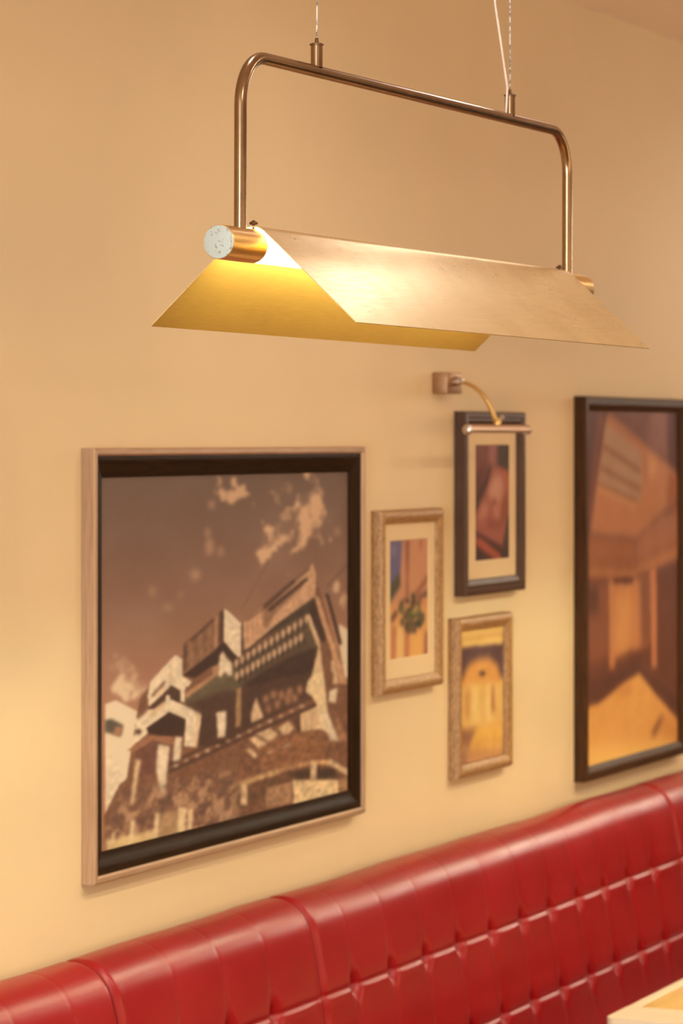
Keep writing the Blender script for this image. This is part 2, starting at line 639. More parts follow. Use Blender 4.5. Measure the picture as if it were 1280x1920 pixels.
class Print:
    """drawn with the wall rectangle as canvas; shapes are given in 1280x1920 reference coordinates of the flat print"""

    def __init__(self, x0, x1, z0, z1, y, W, H, light):
        self.r = (x0, x1, z0, z1, y)
        self.W, self.H = W, H
        self.a = np.zeros((H, W, 3))
        self.light = np.array(light)
        self.gx, self.gy = np.meshgrid(np.arange(W) + 0.5, np.arange(H) + 0.5)

    def conv(self, pts):
        x0, x1, z0, z1, y = self.r
        out = []
        for u, v in pts:
            d = FW + RT * (u - CX) / FPX + np.array([0, 0, (CY - v) / FPX])
            t = (y - CAM[1]) / d[1]
            P = CAM + d * t
            out.append(((P[0] - x0) / (x1 - x0) * self.W, (z1 - P[2]) / (z1 - z0) * self.H))
        return out

    def mask(self, pts, soft=0):
        p = self.conv(pts)
        m = np.zeros((self.H, self.W), bool)
        n = len(p)
        for i in range(n):
            (xa, ya), (xb, yb) = p[i], p[(i + 1) % n]
            if ya == yb:
                continue
            c = (ya > self.gy) != (yb > self.gy)
            m ^= c & (self.gx < (xb - xa) * (self.gy - ya) / (yb - ya) + xa)
        m = m.astype(float)
        return blur(m, soft) if soft else m

    def comp(self, m, c):
        m = m[..., None]
        self.a = self.a * (1 - m) + np.array(c, float) * m

    def poly(self, pts, c, soft=0, k=1.0):
        self.comp(self.mask(pts, soft) * k, c)

    def line(self, p, q, w, c, soft=0, k=1.0):
        (xa, ya), (xb, yb) = p, q
        l = math.hypot(xb - xa, yb - ya)
        nx, ny = -(yb - ya) / l * w / 2, (xb - xa) / l * w / 2
        self.poly([(xa + nx, ya + ny), (xb + nx, yb + ny), (xb - nx, yb - ny), (xa - nx, ya - ny)], c, soft, k)

    def blob(self, c, rx, ry, col, soft=1, k=1.0):
        self.poly([(c[0] + rx * math.cos(t), c[1] + ry * math.sin(t)) for t in np.linspace(0, 2 * math.pi, 13)[:-1]], col, soft, k)

    def cloud(self, pts, c, seed, soft=3, k=1.0):
        # outline frayed by noise, thinner and denser inside
        gx, gy = self.gx, self.gy
        self.gx = gx + (fbm(self.H, self.W, 20, seed) - 0.5) * 46
        self.gy = gy + (fbm(self.H, self.W, 20, seed + 9) - 0.5) * 60
        m = self.mask(pts, 1)
        self.gx, self.gy = gx, gy
        n = fbm(self.H, self.W, 18, seed + 20)
        self.comp(blur(m * np.clip(0.25 + (n - 0.36) * 3.4, 0.1, 1), 1) * k, c)

    def build(self, parent):
        x0, x1, z0, z1, y = self.r
        H, W = self.H, self.W
        col = lin(np.clip(blur(self.a, 1), 0, 255)) / self.light
        col = np.clip(col, 0.004, 0.9)
        # one vertex per sample
        px, py, pz = parent_loc(parent)
        xs = np.linspace(x0, x1, W) - px
        zs = np.linspace(z1, z0, H) - pz
        X, Z = np.meshgrid(xs, zs)
        co = np.stack([X, np.full_like(X, y - py), Z], -1).reshape(-1, 3)
        idx = np.arange(H * W).reshape(H, W)
        q = np.stack([idx[:-1, :-1], idx[1:, :-1], idx[1:, 1:], idx[:-1, 1:]], -1).reshape(-1, 4)
        me = bpy.data.meshes.new('print')
        me.vertices.add(len(co))
        me.vertices.foreach_set('co', co.ravel().astype(np.float32))
        me.loops.add(q.size)
        me.loops.foreach_set('vertex_index', q.ravel().astype(np.int32))
        me.polygons.add(len(q))
        me.polygons.foreach_set('loop_start', (np.arange(len(q)) * 4).astype(np.int32))
        at = me.color_attributes.new('print', 'FLOAT_COLOR', 'POINT')
        rgba = np.concatenate([col.reshape(-1, 3), np.ones((H * W, 1))], 1)
        at.data.foreach_set('color', rgba.ravel().astype(np.float32))
        me.update()
        me.materials.append(M_PRINT)
        o = bpy.data.objects.new('print', me)
        COL.objects.link(o)
        o.parent = parent
        return o


def zoomer(ox, oy, s):
    return lambda *pts: [(ox + x / s, oy + y / s) for x, y in pts]


# ------------------------------------------------------------------ picture frames
def rails(name, rect, prof, mats, parent):
    """four mitred rails; prof: closed list of (inset from the outer edge, y). mats: (horizontal, vertical)"""
    x0, x1, z0, z1 = rect
    sides = []
    for d, y in prof:
        sides.append(((x0 + d, z0 + d), (x1 - d, z0 + d), (x1 - d, z1 - d), (x0 + d, z1 - d), y))
    k = len(prof)
    for c in range(4):
        c2 = (c + 1) % 4
        vs = [(s[c][0], s[4], s[c][1]) for s in sides] + [(s[c2][0], s[4], s[c2][1]) for s in sides]
        fs = [(i, (i + 1) % k, k + (i + 1) % k, k + i) for i in range(k)]
        fs += [tuple(range(k - 1, -1, -1)), tuple(range(k, 2 * k))]
        sharp(obj(name, vs, fs, mats[c % 2], parent), 28)


def plate(name, x0, x1, z0, z1, ya, yb, mat, parent):
    return box(name, (x0, ya, z0), (x1, yb, z1), mat, parent)


def window_mat(rect, hole, y, th, parent):
    """mat board with a bevelled window"""
    (x0, x1, z0, z1), (a0, a1, b0, b1) = rect, hole
    e = 0.003
    vs = []
    for (p0, p1, q0, q1, yy) in ((x0, x1, z0, z1, y), (a0, a1, b0, b1, y), (a0 + e, a1 - e, b0 + e, b1 - e, y + th), (x0, x1, z0, z1, y + th)):
        vs += [(p0, yy, q0), (p1, yy, q0), (p1, yy, q1), (p0, yy, q1)]
    fs = []
    for lv in range(3):
        for i in range(4):
            j = (i + 1) % 4
            fs.append((lv * 4 + i, lv * 4 + j, lv * 4 + 4 + j, lv * 4 + 4 + i))
    for i in range(4):
        j = (i + 1) % 4
        fs.append((12 + i, 12 + j, j, i))
    o = obj('mat_board', vs, fs, M_MATB, parent)
    return sharp(o, 20)


M_COPPER_H = mat_frame('pewter_lip_h', (0.42, 0.26, 0.16), (0.52, 0.34, 0.22), 0.40, 0.5, (0.5, 10, 10))
M_COPPER_V = mat_frame('pewter_lip_v', (0.42, 0.26, 0.16), (0.52, 0.34, 0.22), 0.40, 0.5, (10, 10, 0.5))
M_DARK_H = mat_frame('dark_wood_h', (0.014, 0.006, 0.002), (0.030, 0.012, 0.004), 0.38, 0.0, (0.6, 12, 12), spec=0.06)
M_DARK_V = mat_frame('dark_wood_v', (0.014, 0.006, 0.002), (0.030, 0.012, 0.004), 0.38, 0.0, (12, 12, 0.6), spec=0.06)
M_AGED_H = mat_frame('aged_gilt_h', (0.24, 0.105, 0.032), (0.44, 0.24, 0.085), 0.5, 0.15, (3, 8, 8), 26)
M_AGED_V = mat_frame('aged_gilt_v', (0.24, 0.105, 0.032), (0.44, 0.24, 0.085), 0.5, 0.15, (8, 8, 3), 26)
M_PLUM_H = mat_frame('plum_wood_h', (0.05, 0.02, 0.010), (0.085, 0.036, 0.020), 0.4, 0.0, (0.6, 12, 12), spec=0.15)
M_PLUM_V = mat_frame('plum_wood_v', (0.05, 0.02, 0.010), (0.085, 0.036, 0.020), 0.36, 0.0, (12, 12, 0.6), spec=0.45)
M_WALNUT_H = mat_frame('walnut_h', (0.040, 0.015, 0.005), (0.075, 0.030, 0.009), 0.45, 0.0, (0.6, 12, 12), spec=0.12)
M_WALNUT_V = mat_frame('walnut_v', (0.040, 0.015, 0.005), (0.075, 0.030, 0.009), 0.45, 0.0, (12, 12, 0.6), spec=0.12)

CR, CR2, MB, BR = (222, 184, 134), (205, 158, 106), (164, 108, 68), (122, 76, 48)
DK, DK2, OL = (78, 48, 33), (62, 37, 26), (98, 77, 50)


def building_print(P):
    H, W = P.H, P.W
    A = zoomer(190, 1200, 5.333)
    B = zoomer(430, 1040, 5.333)
    C = zoomer(430, 1260, 5.333)
    D = zoomer(190, 1400, 5.333)
    E = zoomer(330, 1120, 8.533)
    S = zoomer(140, 820, 2.286)
    # sky
    v = (P.gy / H)[..., None]
    top, mid = np.array((112, 80, 57.)), np.array((168, 110, 74.))
    P.a = top + (mid - top) * np.clip(v / 0.62, 0, 1) ** 1.25
    P.a += (fbm(H, W, 60, 5)[..., None] - 0.5) * 16
    P.cloud(S((1000, 165), (1045, 200), (1030, 300), (1095, 380), (1070, 450), (1000, 450), (960, 520), (890, 540), (910, 490), (960, 430), (920, 420), (850, 500), (790, 530), (780, 450), (830, 400), (870, 390), (900, 330), (950, 280)), (208, 154, 102), 21)
    P.cloud(S((600, 215), (650, 195), (745, 200), (755, 260), (680, 280), (620, 250)), (200, 148, 98), 31)
    P.cloud(S((880, 190), (930, 200), (920, 240), (880, 300), (850, 280)), (176, 126, 84), 41, k=0.7)
    for p, rx, ry in (((587, 290), 6, 8), ((570, 410), 5, 9), ((578, 470), 8, 16), ((625, 490), 5, 9), ((518, 590), 10, 10), ((400, 730), 8, 5), ((333, 660), 5, 10), ((1125, 405), 5, 7), ((455, 675), 4, 5)):
        P.blob(S(p)[0], rx, ry, (188, 136, 92), 3, 0.75)
    P.line(S((830, 530))[0], S((720, 730))[0], 1.6, (118, 78, 52), 1)
    P.line(S((1190, 520))[0], S((1080, 640))[0], 1.6, (95, 62, 42), 1)
    P.cloud(A((110, 330), (150, 260), (280, 200), (340, 260), (420, 420), (420, 480), (330, 500), (180, 440)), (216, 172, 122), 51)
    P.blob(A((110, 270))[0], 7, 6, (190, 140, 98), 3, 0.6)
    P.cloud(S((1110, 690), (1160, 660), (1200, 670), (1200, 720), (1120, 720)), (206, 156, 106), 61)
    # white house on the left
    P.poly(A((40, 640), (150, 600), (360, 710), (370, 900), (330, 1100), (320, 1300), (200, 1500), (140, 1700), (40, 1800)), CR)
    P.poly(A((40, 800), (110, 790), (225, 850), (200, 970), (120, 940), (40, 920)), (92, 74, 54), 1)
    P.poly(A((150, 860), (215, 870), (195, 965), (115, 945)), MB, 1)
    # main mass
    P.poly([(238, 1460), (262, 1310), (285, 1280), (345, 1225), (345, 1205), (420, 1150), (458, 1180), (585, 1068), (600, 1110), (640, 1230), (670, 1290), (670, 1500), (195, 1620), (195, 1530), (225, 1470)], BR)
    # left tower
    P.poly(A((490, 420), (710, 180), (740, 150), (815, 190), (815, 360), (905, 415), (870, 470), (840, 460), (835, 625), (790, 610), (795, 505), (700, 450), (670, 480), (480, 690), (465, 560)), CR)
    P.line(A((700, 200))[0], A((690, 450))[0], 2.5, CR2, 1)
    P.line(A((505, 565))[0], A((640, 415))[0], 4.5, (110, 66, 44), 1)
    P.line(A((560, 560))[0], A((640, 470))[0], 3, CR2)
    P.poly(A((465, 680), (680, 480), (690, 545), (530, 695)), DK)
    P.poly(A((690, 450), (795, 505), (785, 630), (690, 590)), DK)
    P.poly(A((350, 790), (460, 690), (530, 690), (640, 620), (650, 540), (690, 560), (690, 590), (940, 700), (1000, 720), (1000, 790), (950, 1070), (830, 1060), (845, 790), (680, 715), (640, 745), (450, 880), (470, 930), (270, 1095), (300, 1010), (340, 940)), CR)
    P.line(A((370, 785))[0], A((470, 690))[0], 3.5, BR, 1)
    P.line(A((640, 630))[0], A((480, 760))[0], 8, CR2, 1)
    P.blob(A((372, 915))[0], 6, 5, DK, 1)
    P.poly(A((450, 880), (680, 718), (845, 790), (820, 965), (720, 960), (480, 940)), DK2)
    P.poly(A((265, 1100), (480, 950), (720, 965), (720, 1060), (520, 995), (340, 1120)), (150, 94, 60))
    P.poly(A((340, 1110), (520, 1000), (720, 1050), (720, 1250), (560, 1290), (340, 1400)), (110, 66, 46))
    P.line(A((970, 730))[0], A((940, 1060))[0], 5, CR2, 1)
    # middle volume
    P.poly([(378, 1335), (420, 1285), (560, 1225), (625, 1195), (605, 1290), (470, 1365), (420, 1395), (372, 1400)], DK)
    P.poly(A((840, 580), (1130, 360), (1280, 330), (1400, 300), (1430, 420), (1360, 500), (1000, 740), (900, 680), (840, 640)), OL, 1)
    P.poly(A((860, 640), (1300, 480), (1250, 640), (1000, 740)), DK, 3)
    P.poly(A((840, 530), (1120, 340), (1110, 270), (1170, 240), (1185, 330), (850, 585)), (176, 120, 76), 1)
    P.poly(E((115, 760), (230, 700), (610, 330), (700, 250), (745, 190), (770, 700), (600, 870), (190, 1240), (105, 1250)), (134, 88, 56), 1)
    for q in range(7):
        f = q / 6
        P.line(E((160 + 450 * f, 760 - 400 * f))[0], E((180 + 430 * f, 1150 - 380 * f))[0], 2.2, ((100, 68, 44), (166, 112, 74))[q % 2], 1, 0.7)
    P.line(E((235, 700))[0], E((615, 340))[0], 4, DK, 1)
    P.line(E((150, 760))[0], E((140, 1180))[0], 3.5, DK, 1)
    P.line(E((640, 300))[0], E((635, 820))[0], 5, (178, 120, 78), 1)
    P.poly(E((700, 260), (745, 190), (765, 220), (755, 700), (680, 720)), DK, 1)
    P.poly(E((770, 180), (830, 220), (1050, 430), (1040, 960), (980, 960), (770, 700)), CR)
    P.poly(E((110, 1250), (600, 870), (740, 700), (1000, 970), (900, 1050), (790, 900), (700, 910), (680, 1060), (560, 1110), (300, 1290)), DK2)
    P.poly(E((700, 930), (750, 860), (800, 960), (900, 1060), (930, 1250), (830, 1250), (780, 1180), (720, 1280), (680, 1250)), CR, 1)
    # right volume
    P.poly(B((130, 700), (160, 660), (800, 130), (830, 85), (865, 200), (855, 430), (480, 690), (190, 940), (130, 970)), (198, 142, 94))
    P.poly(B((330, 540), (520, 400), (760, 230), (720, 330), (480, 560), (400, 700), (345, 740)), (140, 94, 60), 2)
    P.line(B((340, 530))[0], B((650, 262))[0], 7, DK, 1)
    P.line(B((390, 560))[0], B((780, 240))[0], 5, DK2, 1)
    P.line(B((620, 290))[0], B((800, 140))[0], 3, DK, 1)
    P.line(B((165, 665))[0], B((350, 530))[0], 4, BR, 1)
    P.line(B((125, 700))[0], B((132, 1010))[0], 4.5, DK, 1)
    for q in range(4):
        P.line(B((180 + 50 * q, 690 - 40 * q))[0], B((180 + 50 * q, 900 - 42 * q))[0], 3, MB, 1, 0.6)
    P.poly(B((130, 965), (200, 930), (480, 690), (845, 425), (870, 520), (800, 590), (560, 710), (300, 860), (180, 1000)), (68, 48, 32), 1)
    P.poly(B((30, 1060), (180, 990), (560, 700), (790, 590), (880, 900), (800, 960), (600, 1020), (400, 1130), (200, 1250), (100, 1270), (30, 1220)), (92, 66, 42), 1)
    for r in range(2):
        for q in range(13):
            f = q / 12
            x, y = (70 + 700 * f, 1085 - 440 * f) if r == 0 else (75 + 640 * f, 1215 - 390 * f)
            P.blob(B((x, y))[0], 3.6, 8.5, (210, 156, 108), 1, 0.95)
            P.blob(B((x + 28, y + 40))[0], 2.4, 8, (56, 40, 28), 1, 0.9)
    P.poly(B((180, 1280), (400, 1130), (600, 1020), (880, 920), (860, 1170), (780, 1230), (540, 1330), (200, 1380)), DK2, 2)
    P.poly(B((780, 590), (810, 610), (905, 880), (955, 1300), (800, 1300), (885, 930), (800, 720)), (216, 168, 112), 1)
    P.poly(B((790, 560), (850, 430), (970, 820), (935, 910), (850, 720)), DK2, 1)
    P.poly(B((905, 880), (1000, 850), (1100, 1290), (950, 1290)), BR, 1)
    P.poly(B((1010, 1060), (1060, 1060), (1085, 1290), (1020, 1290)), CR2, 1)
    P.poly(B((1090, 690), (1230, 780), (1230, 1240), (1150, 1240), (1100, 950)), CR, 1)
    P.poly(B((940, 440), (975, 440), (1080, 780), (1110, 1000), (1050, 900)), (170, 112, 72), 1)
    P.line(B((970, 390))[0], B((1110, 900))[0], 6, DK2, 1)
    P.poly(B((850, 420), (890, 420), (960, 640), (1180, 1290), (1100, 1290), (1010, 950), (900, 620)), (194, 136, 88), 1)
    # lower storeys
    P.poly(C((0, 200), (500, 60), (800, 20), (780, 100), (700, 210), (560, 310), (330, 440), (210, 505), (0, 600)), DK, 2)
    P.poly(C((70, 170), (120, 150), (112, 545), (58, 545)), (158, 114, 68), 1)
    P.poly(C((215, 420), (265, 250), (330, 420), (345, 455), (215, 505)), CR2, 1)
    for x, y in ((365, 270), (440, 225), (520, 230), (390, 370), (480, 320), (600, 200), (700, 175), (650, 260), (580, 280)):
        P.blob(C((x, y))[0], 6, 9, (170, 114, 72), 2, 0.8)
    P.poly(C((780, 90), (860, 0), (930, 0), (960, 200), (1000, 600), (900, 570), (720, 590), (700, 420), (880, 340), (820, 240), (760, 200)), (224, 180, 120), 1)
    P.poly(C((960, 0), (1040, 0), (1030, 180), (980, 200)), BR, 1)
    P.poly(C((1000, 180), (1080, 160), (1060, 310), (990, 290)), CR, 1)
    P.poly(C((890, 380), (970, 400), (1100, 690), (1000, 680)), CR, 2)
    P.poly(C((1040, 380), (1130, 560), (1190, 700), (1100, 680)), MB, 2)
    P.poly(C((300, 780), (500, 660), (800, 590), (960, 640), (960, 850), (600, 930), (380, 1000), (300, 900)), (142, 88, 52), 2)
    for pts in (((250, 610), (400, 555), (495, 630), (400, 695)), ((195, 665), (260, 640), (375, 710), (290, 765)), ((165, 775), (210, 750), (290, 840), (250, 865)), ((480, 560), (590, 490), (640, 560), (600, 610), (540, 630)), ((710, 430), (880, 360), (905, 530), (720, 590)), ((370, 800), (470, 780), (400, 820)), ((490, 760), (630, 700), (560, 760))):
        P.poly(C(*pts), CR2, 1)
    P.line(C((640, 460))[0], C((700, 600))[0], 4, DK, 1)
    P.line(C((690, 420))[0], C((690, 600))[0], 4, DK, 1)
    P.line((298, 1441), C((825, 250))[0], 5, DK, 1)
    P.line((305, 1452), C((860, 325))[0], 6, DK, 1)
    for q in range(13):
        f = q / 12
        P.blob((330 + 235 * f, 1435 - 111 * f), 4.5, 2.4, CR2 if q % 3 else (226, 190, 140), 1, 0.9)
    P.line(C((0, 1150))[0], C((500, 985))[0], 10, (188, 138, 84), 1)
    P.line(C((500, 985))[0], C((800, 900))[0], 8, (176, 122, 74), 1)
    P.line(C((800, 900))[0], C((1000, 900))[0], 8, (196, 140, 84), 1)
    P.line(C((990, 890))[0], C((1210, 1020))[0], 11, CR2, 1)
    P.poly(C((0, 1180), (560, 1010), (820, 965), (1050, 965), (1140, 1070), (640, 1085), (360, 1150), (360, 1290), (0, 1390)), (106, 68, 42), 1)
    P.poly(C((560, 1010), (820, 970), (1040, 970), (1060, 1050), (700, 1060)), (70, 46, 30), 2)
    P.poly(C((810, 900), (870, 900), (870, 1080), (810, 1080)), CR2, 1)
    P.poly(C((630, 1080), (1090, 1075), (1090, 1250), (640, 1330)), (218, 172, 112), 1)
    P.poly(C((1090, 1060), (1230, 1050), (1230, 1200), (1100, 1240)), (160, 110, 68), 2)
    P.poly(C((360, 1155), (620, 1100), (630, 1300), (360, 1350)), (158, 110, 70), 1)
    P.poly(C((110, 1120), (180, 1110), (180, 1330), (110, 1330)), CR2, 1)
    # columns of the left tower
    for pts in (((570, 1040), (685, 1060), (660, 1290), (640, 1540), (590, 1540), (550, 1280)), ((740, 960), (805, 970), (790, 1200), (715, 1215)), ((1150, 720), (1250, 710), (1240, 960), (1165, 980))):
        P.poly(A(*pts), CR, 1)
    # shrubs and fence at the bottom, broken up with noise
    m = P.mask([(196, 1560), (225, 1490), (262, 1478), (320, 1470), (430, 1445), (445, 1450), (445, 1560), (196, 1620)], 5)
    n1 = fbm(H, W, 9, 77, 3)
    P.comp(m * 0.5, (138, 92, 62))
    P.comp(m * 0.7 * np.clip((n1 - 0.5) * 6, 0, 1), (192, 140, 92))
    P.comp(m * 0.6 * np.clip((0.47 - n1) * 6, 0, 1), (92, 62, 46))
    P.poly(A((345, 1190), (400, 1200), (325, 1640), (290, 1640)), CR2, 1)
    P.poly(D((60, 930), (280, 880), (560, 830), (780, 830), (900, 860), (60, 1080)), (206, 160, 98), 2)
    P.poly(D((600, 660), (770, 630), (770, 880), (560, 920)), (168, 122, 76), 2)
    for pts in (((770, 610), (850, 610), (830, 880), (760, 890)), ((865, 620), (920, 620), (900, 860), (860, 870)), ((540, 650), (590, 660), (555, 930), (520, 930)), ((300, 730), (345, 730), (310, 980), (270, 990)), ((105, 870), (135, 860), (130, 960), (100, 970))):
        P.poly(D(*pts), (216, 172, 114), 1)
    n2 = fbm(H, W, 6, 99, 3)[..., None]
    m = P.mask([(430, 1390), (600, 1360), (660, 1330), (665, 1480), (430, 1540)], 6)[..., None]
    P.a = P.a * (1 + m * (n2 - 0.5) * 0.5)
    n3 = fbm(H, W, 5, 123, 3)[..., None]
    m = P.mask([(238, 1460), (262, 1310), (345, 1215), (420, 1150), (458, 1180), (585, 1068), (640, 1230), (670, 1290), (670, 1500), (195, 1620), (195, 1400)], 2)[..., None]
    P.a = P.a * (1 + m * (n3 - 0.5) * 0.3)


def vine_print(P):
    Z = zoomer(695, 940, 5.053)
    P.a[:] = (196, 124, 76)
    P.poly(Z((150, 350), (300, 350), (280, 700), (240, 850), (150, 960)), (104, 86, 98), 2)
    P.blob(Z((215, 470))[0], 5, 9, (140, 118, 120), 3, 0.7)
    P.poly(Z((150, 860), (200, 780), (270, 680), (285, 800), (240, 870), (190, 950), (150, 970)), (78, 64, 38), 2)
    P.poly(Z((320, 340), (370, 340), (355, 760), (365, 1000), (330, 1000), (335, 700)), (146, 82, 50), 2)
    P.poly(Z((455, 330), (490, 330), (485, 460), (460, 460)), (170, 96, 54), 2)
    P.line(Z((400, 920))[0], Z((560, 690))[0], 7, (140, 76, 46), 2)
    P.line(Z((440, 930))[0], Z((560, 850))[0], 8, (92, 50, 34), 2)
    P.poly(Z((150, 1000), (560, 940), (560, 1480), (150, 1560)), (214, 140, 72), 3)
    P.poly(Z((250, 1180), (310, 1200), (310, 1520), (240, 1530)), (222, 164, 90), 2)
    P.poly(Z((380, 1260), (480, 1240), (480, 1480), (370, 1500)), (222, 150, 70), 2)
    for x in (220, 345):
        P.poly(Z((x - 25, 1180), (x + 20, 1180), (x + 10, 1540), (x - 20, 1540)), (184, 104, 58), 2)
    P.poly(Z((510, 1230), (560, 1230), (560, 1480), (500, 1480)), (150, 80, 46), 2)
    rng = random.Random(4)
    for _ in range(90):
        t, r = rng.random() * 6.28, rng.random() ** 0.6
        x, y = 385 + 115 * r * math.cos(t), 1060 + 170 * r * math.sin(t)
        P.blob(Z((x, y))[0], 4, 5, rng.choice([(80, 66, 32), (104, 84, 40), (64, 44, 28), (112, 70, 40), (58, 46, 26)]), 1, 0.8)
    P.blob(Z((415, 1050))[0], 8, 5, (146, 122, 58), 2)
    P.blob(Z((300, 1020))[0], 6, 7, (116, 96, 48), 2)
    P.line(Z((195, 1130))[0], Z((250, 1040))[0], 7, (84, 46, 32), 2)
    P.blob(Z((500, 970))[0], 6, 10, (206, 124, 64), 2)


def church_print(P):
    Z = zoomer(840, 1140, 5.65)
    P.a[:] = (214, 150, 72)
    P.poly(Z((90, 230), (640, 160), (640, 380), (90, 430)), (228, 172, 84), 1)
    P.line(Z((100, 345))[0], Z((620, 275))[0], 6, (206, 140, 66), 1)
    P.poly(Z((90, 430), (640, 375), (640, 760), (90, 800)), (92, 58, 50), 1)
    n = np.sin(P.gx * 1.6)[..., None] * 6
    P.a += n * P.mask(Z((90, 430), (640, 375), (640, 560), (90, 600)))[..., None]
    P.poly(Z((140, 800), (180, 670), (250, 570), (360, 530), (440, 530), (520, 600), (560, 740), (620, 760), (620, 1250), (100, 1300), (130, 1000)), (216, 140, 62), 3)
    P.poly(Z((130, 830), (600, 770), (610, 1200), (130, 1300)), (226, 166, 82), 3)
    P.blob(Z((360, 695))[0], 7, 4, (72, 36, 22), 1)
    P.poly(Z((180, 870), (240, 865), (235, 1150), (170, 1160)), (204, 134, 66), 3)
    P.poly(Z((450, 830), (490, 830), (490, 1090), (455, 1100)), (178, 106, 56), 2)
    P.poly(Z((330, 840), (390, 835), (380, 1200), (330, 1200)), (222, 160, 80), 2)
    P.poly(Z((260, 840), (310, 835), (310, 1230), (250, 1240)), (234, 184, 98), 3)
    P.poly(Z((400, 830), (440, 825), (440, 1200), (400, 1210)), (234, 182, 96), 3)
    P.poly(Z((100, 1300), (310, 1270), (250, 1400), (230, 1480), (100, 1480)), (150, 92, 56), 3)
    P.poly(Z((310, 1260), (620, 1210), (620, 1450), (260, 1520), (230, 1480)), (228, 162, 68), 3)
    P.line(Z((250, 1440))[0], Z((610, 1390))[0], 5, (210, 138, 62), 2)
    P.poly(Z((100, 1500), (620, 1490), (620, 1640), (100, 1680)), (196, 128, 68), 3)
    P.poly(Z((100, 1490), (210, 1490), (200, 1640), (100, 1660)), (158, 100, 62), 4)
    P.poly(Z((575, 400), (640, 400), (640, 720), (560, 720)), (130, 96, 80), 3)
    P.a += (fbm(P.H, P.W, 10, 8)[..., None] - 0.5) * 26


def board_print(P):
    Z = zoomer(870, 820, 7.68)
    P.a[:] = (118, 58, 38)
    P.poly(Z((120, 90), (330, 90), (330, 420), (180, 1060), (120, 1100)), (122, 60, 38), 3)
    P.poly(Z((120, 560), (300, 400), (180, 1060), (120, 1100)), (92, 38, 28), 4)
    P.poly(Z((350, 90), (460, 90), (450, 400), (360, 390)), (152, 84, 66), 3)
    P.poly(Z((480, 90), (670, 90), (670, 560), (560, 470), (490, 440)), (66, 40, 24), 2)
    P.poly(Z((400, 420), (350, 620), (230, 900), (170, 1080), (160, 900), (300, 600), (350, 450)), (70, 32, 20), 2)
    P.poly(Z((400, 450), (500, 430), (620, 500), (680, 600), (680, 1100), (640, 1150), (560, 1560), (480, 1560), (160, 1370), (160, 1150), (330, 760), (370, 600)), (156, 78, 52), 2)
    P.poly(Z((500, 440), (620, 500), (670, 620), (650, 900), (600, 760), (560, 560)), (172, 80, 40), 3)
    P.poly(Z((430, 560), (540, 540), (570, 760), (540, 980), (400, 940), (330, 800)), (196, 128, 88), 4)
    P.poly(Z((260, 930), (380, 950), (330, 1080), (250, 1200), (190, 1150)), (188, 114, 78), 4)
    P.poly(Z((420, 950), (530, 950), (510, 1200), (420, 1200)), (188, 108, 74), 4)
    P.blob(Z((430, 925))[0], 5, 4, (140, 66, 42), 2)
    P.poly(Z((330, 1200), (560, 1200), (520, 1290), (350, 1290)), (132, 56, 34), 4)
    P.poly(Z((540, 860), (660, 860), (620, 1180), (540, 1200)), (138, 66, 32), 4)
    P.poly(Z((160, 1350), (520, 1560), (560, 1640), (700, 1640), (700, 1800), (160, 1820)), (64, 28, 20), 2)
    P.poly(Z((630, 1120), (700, 1100), (700, 1800), (560, 1800), (550, 1560)), (70, 42, 26), 2)
    P.poly(Z((160, 1430), (230, 1440), (520, 1670), (545, 1760), (450, 1760), (160, 1540)), (168, 72, 40), 2)
    P.a += (fbm(P.H, P.W, 12, 18)[..., None] - 0.5) * 16


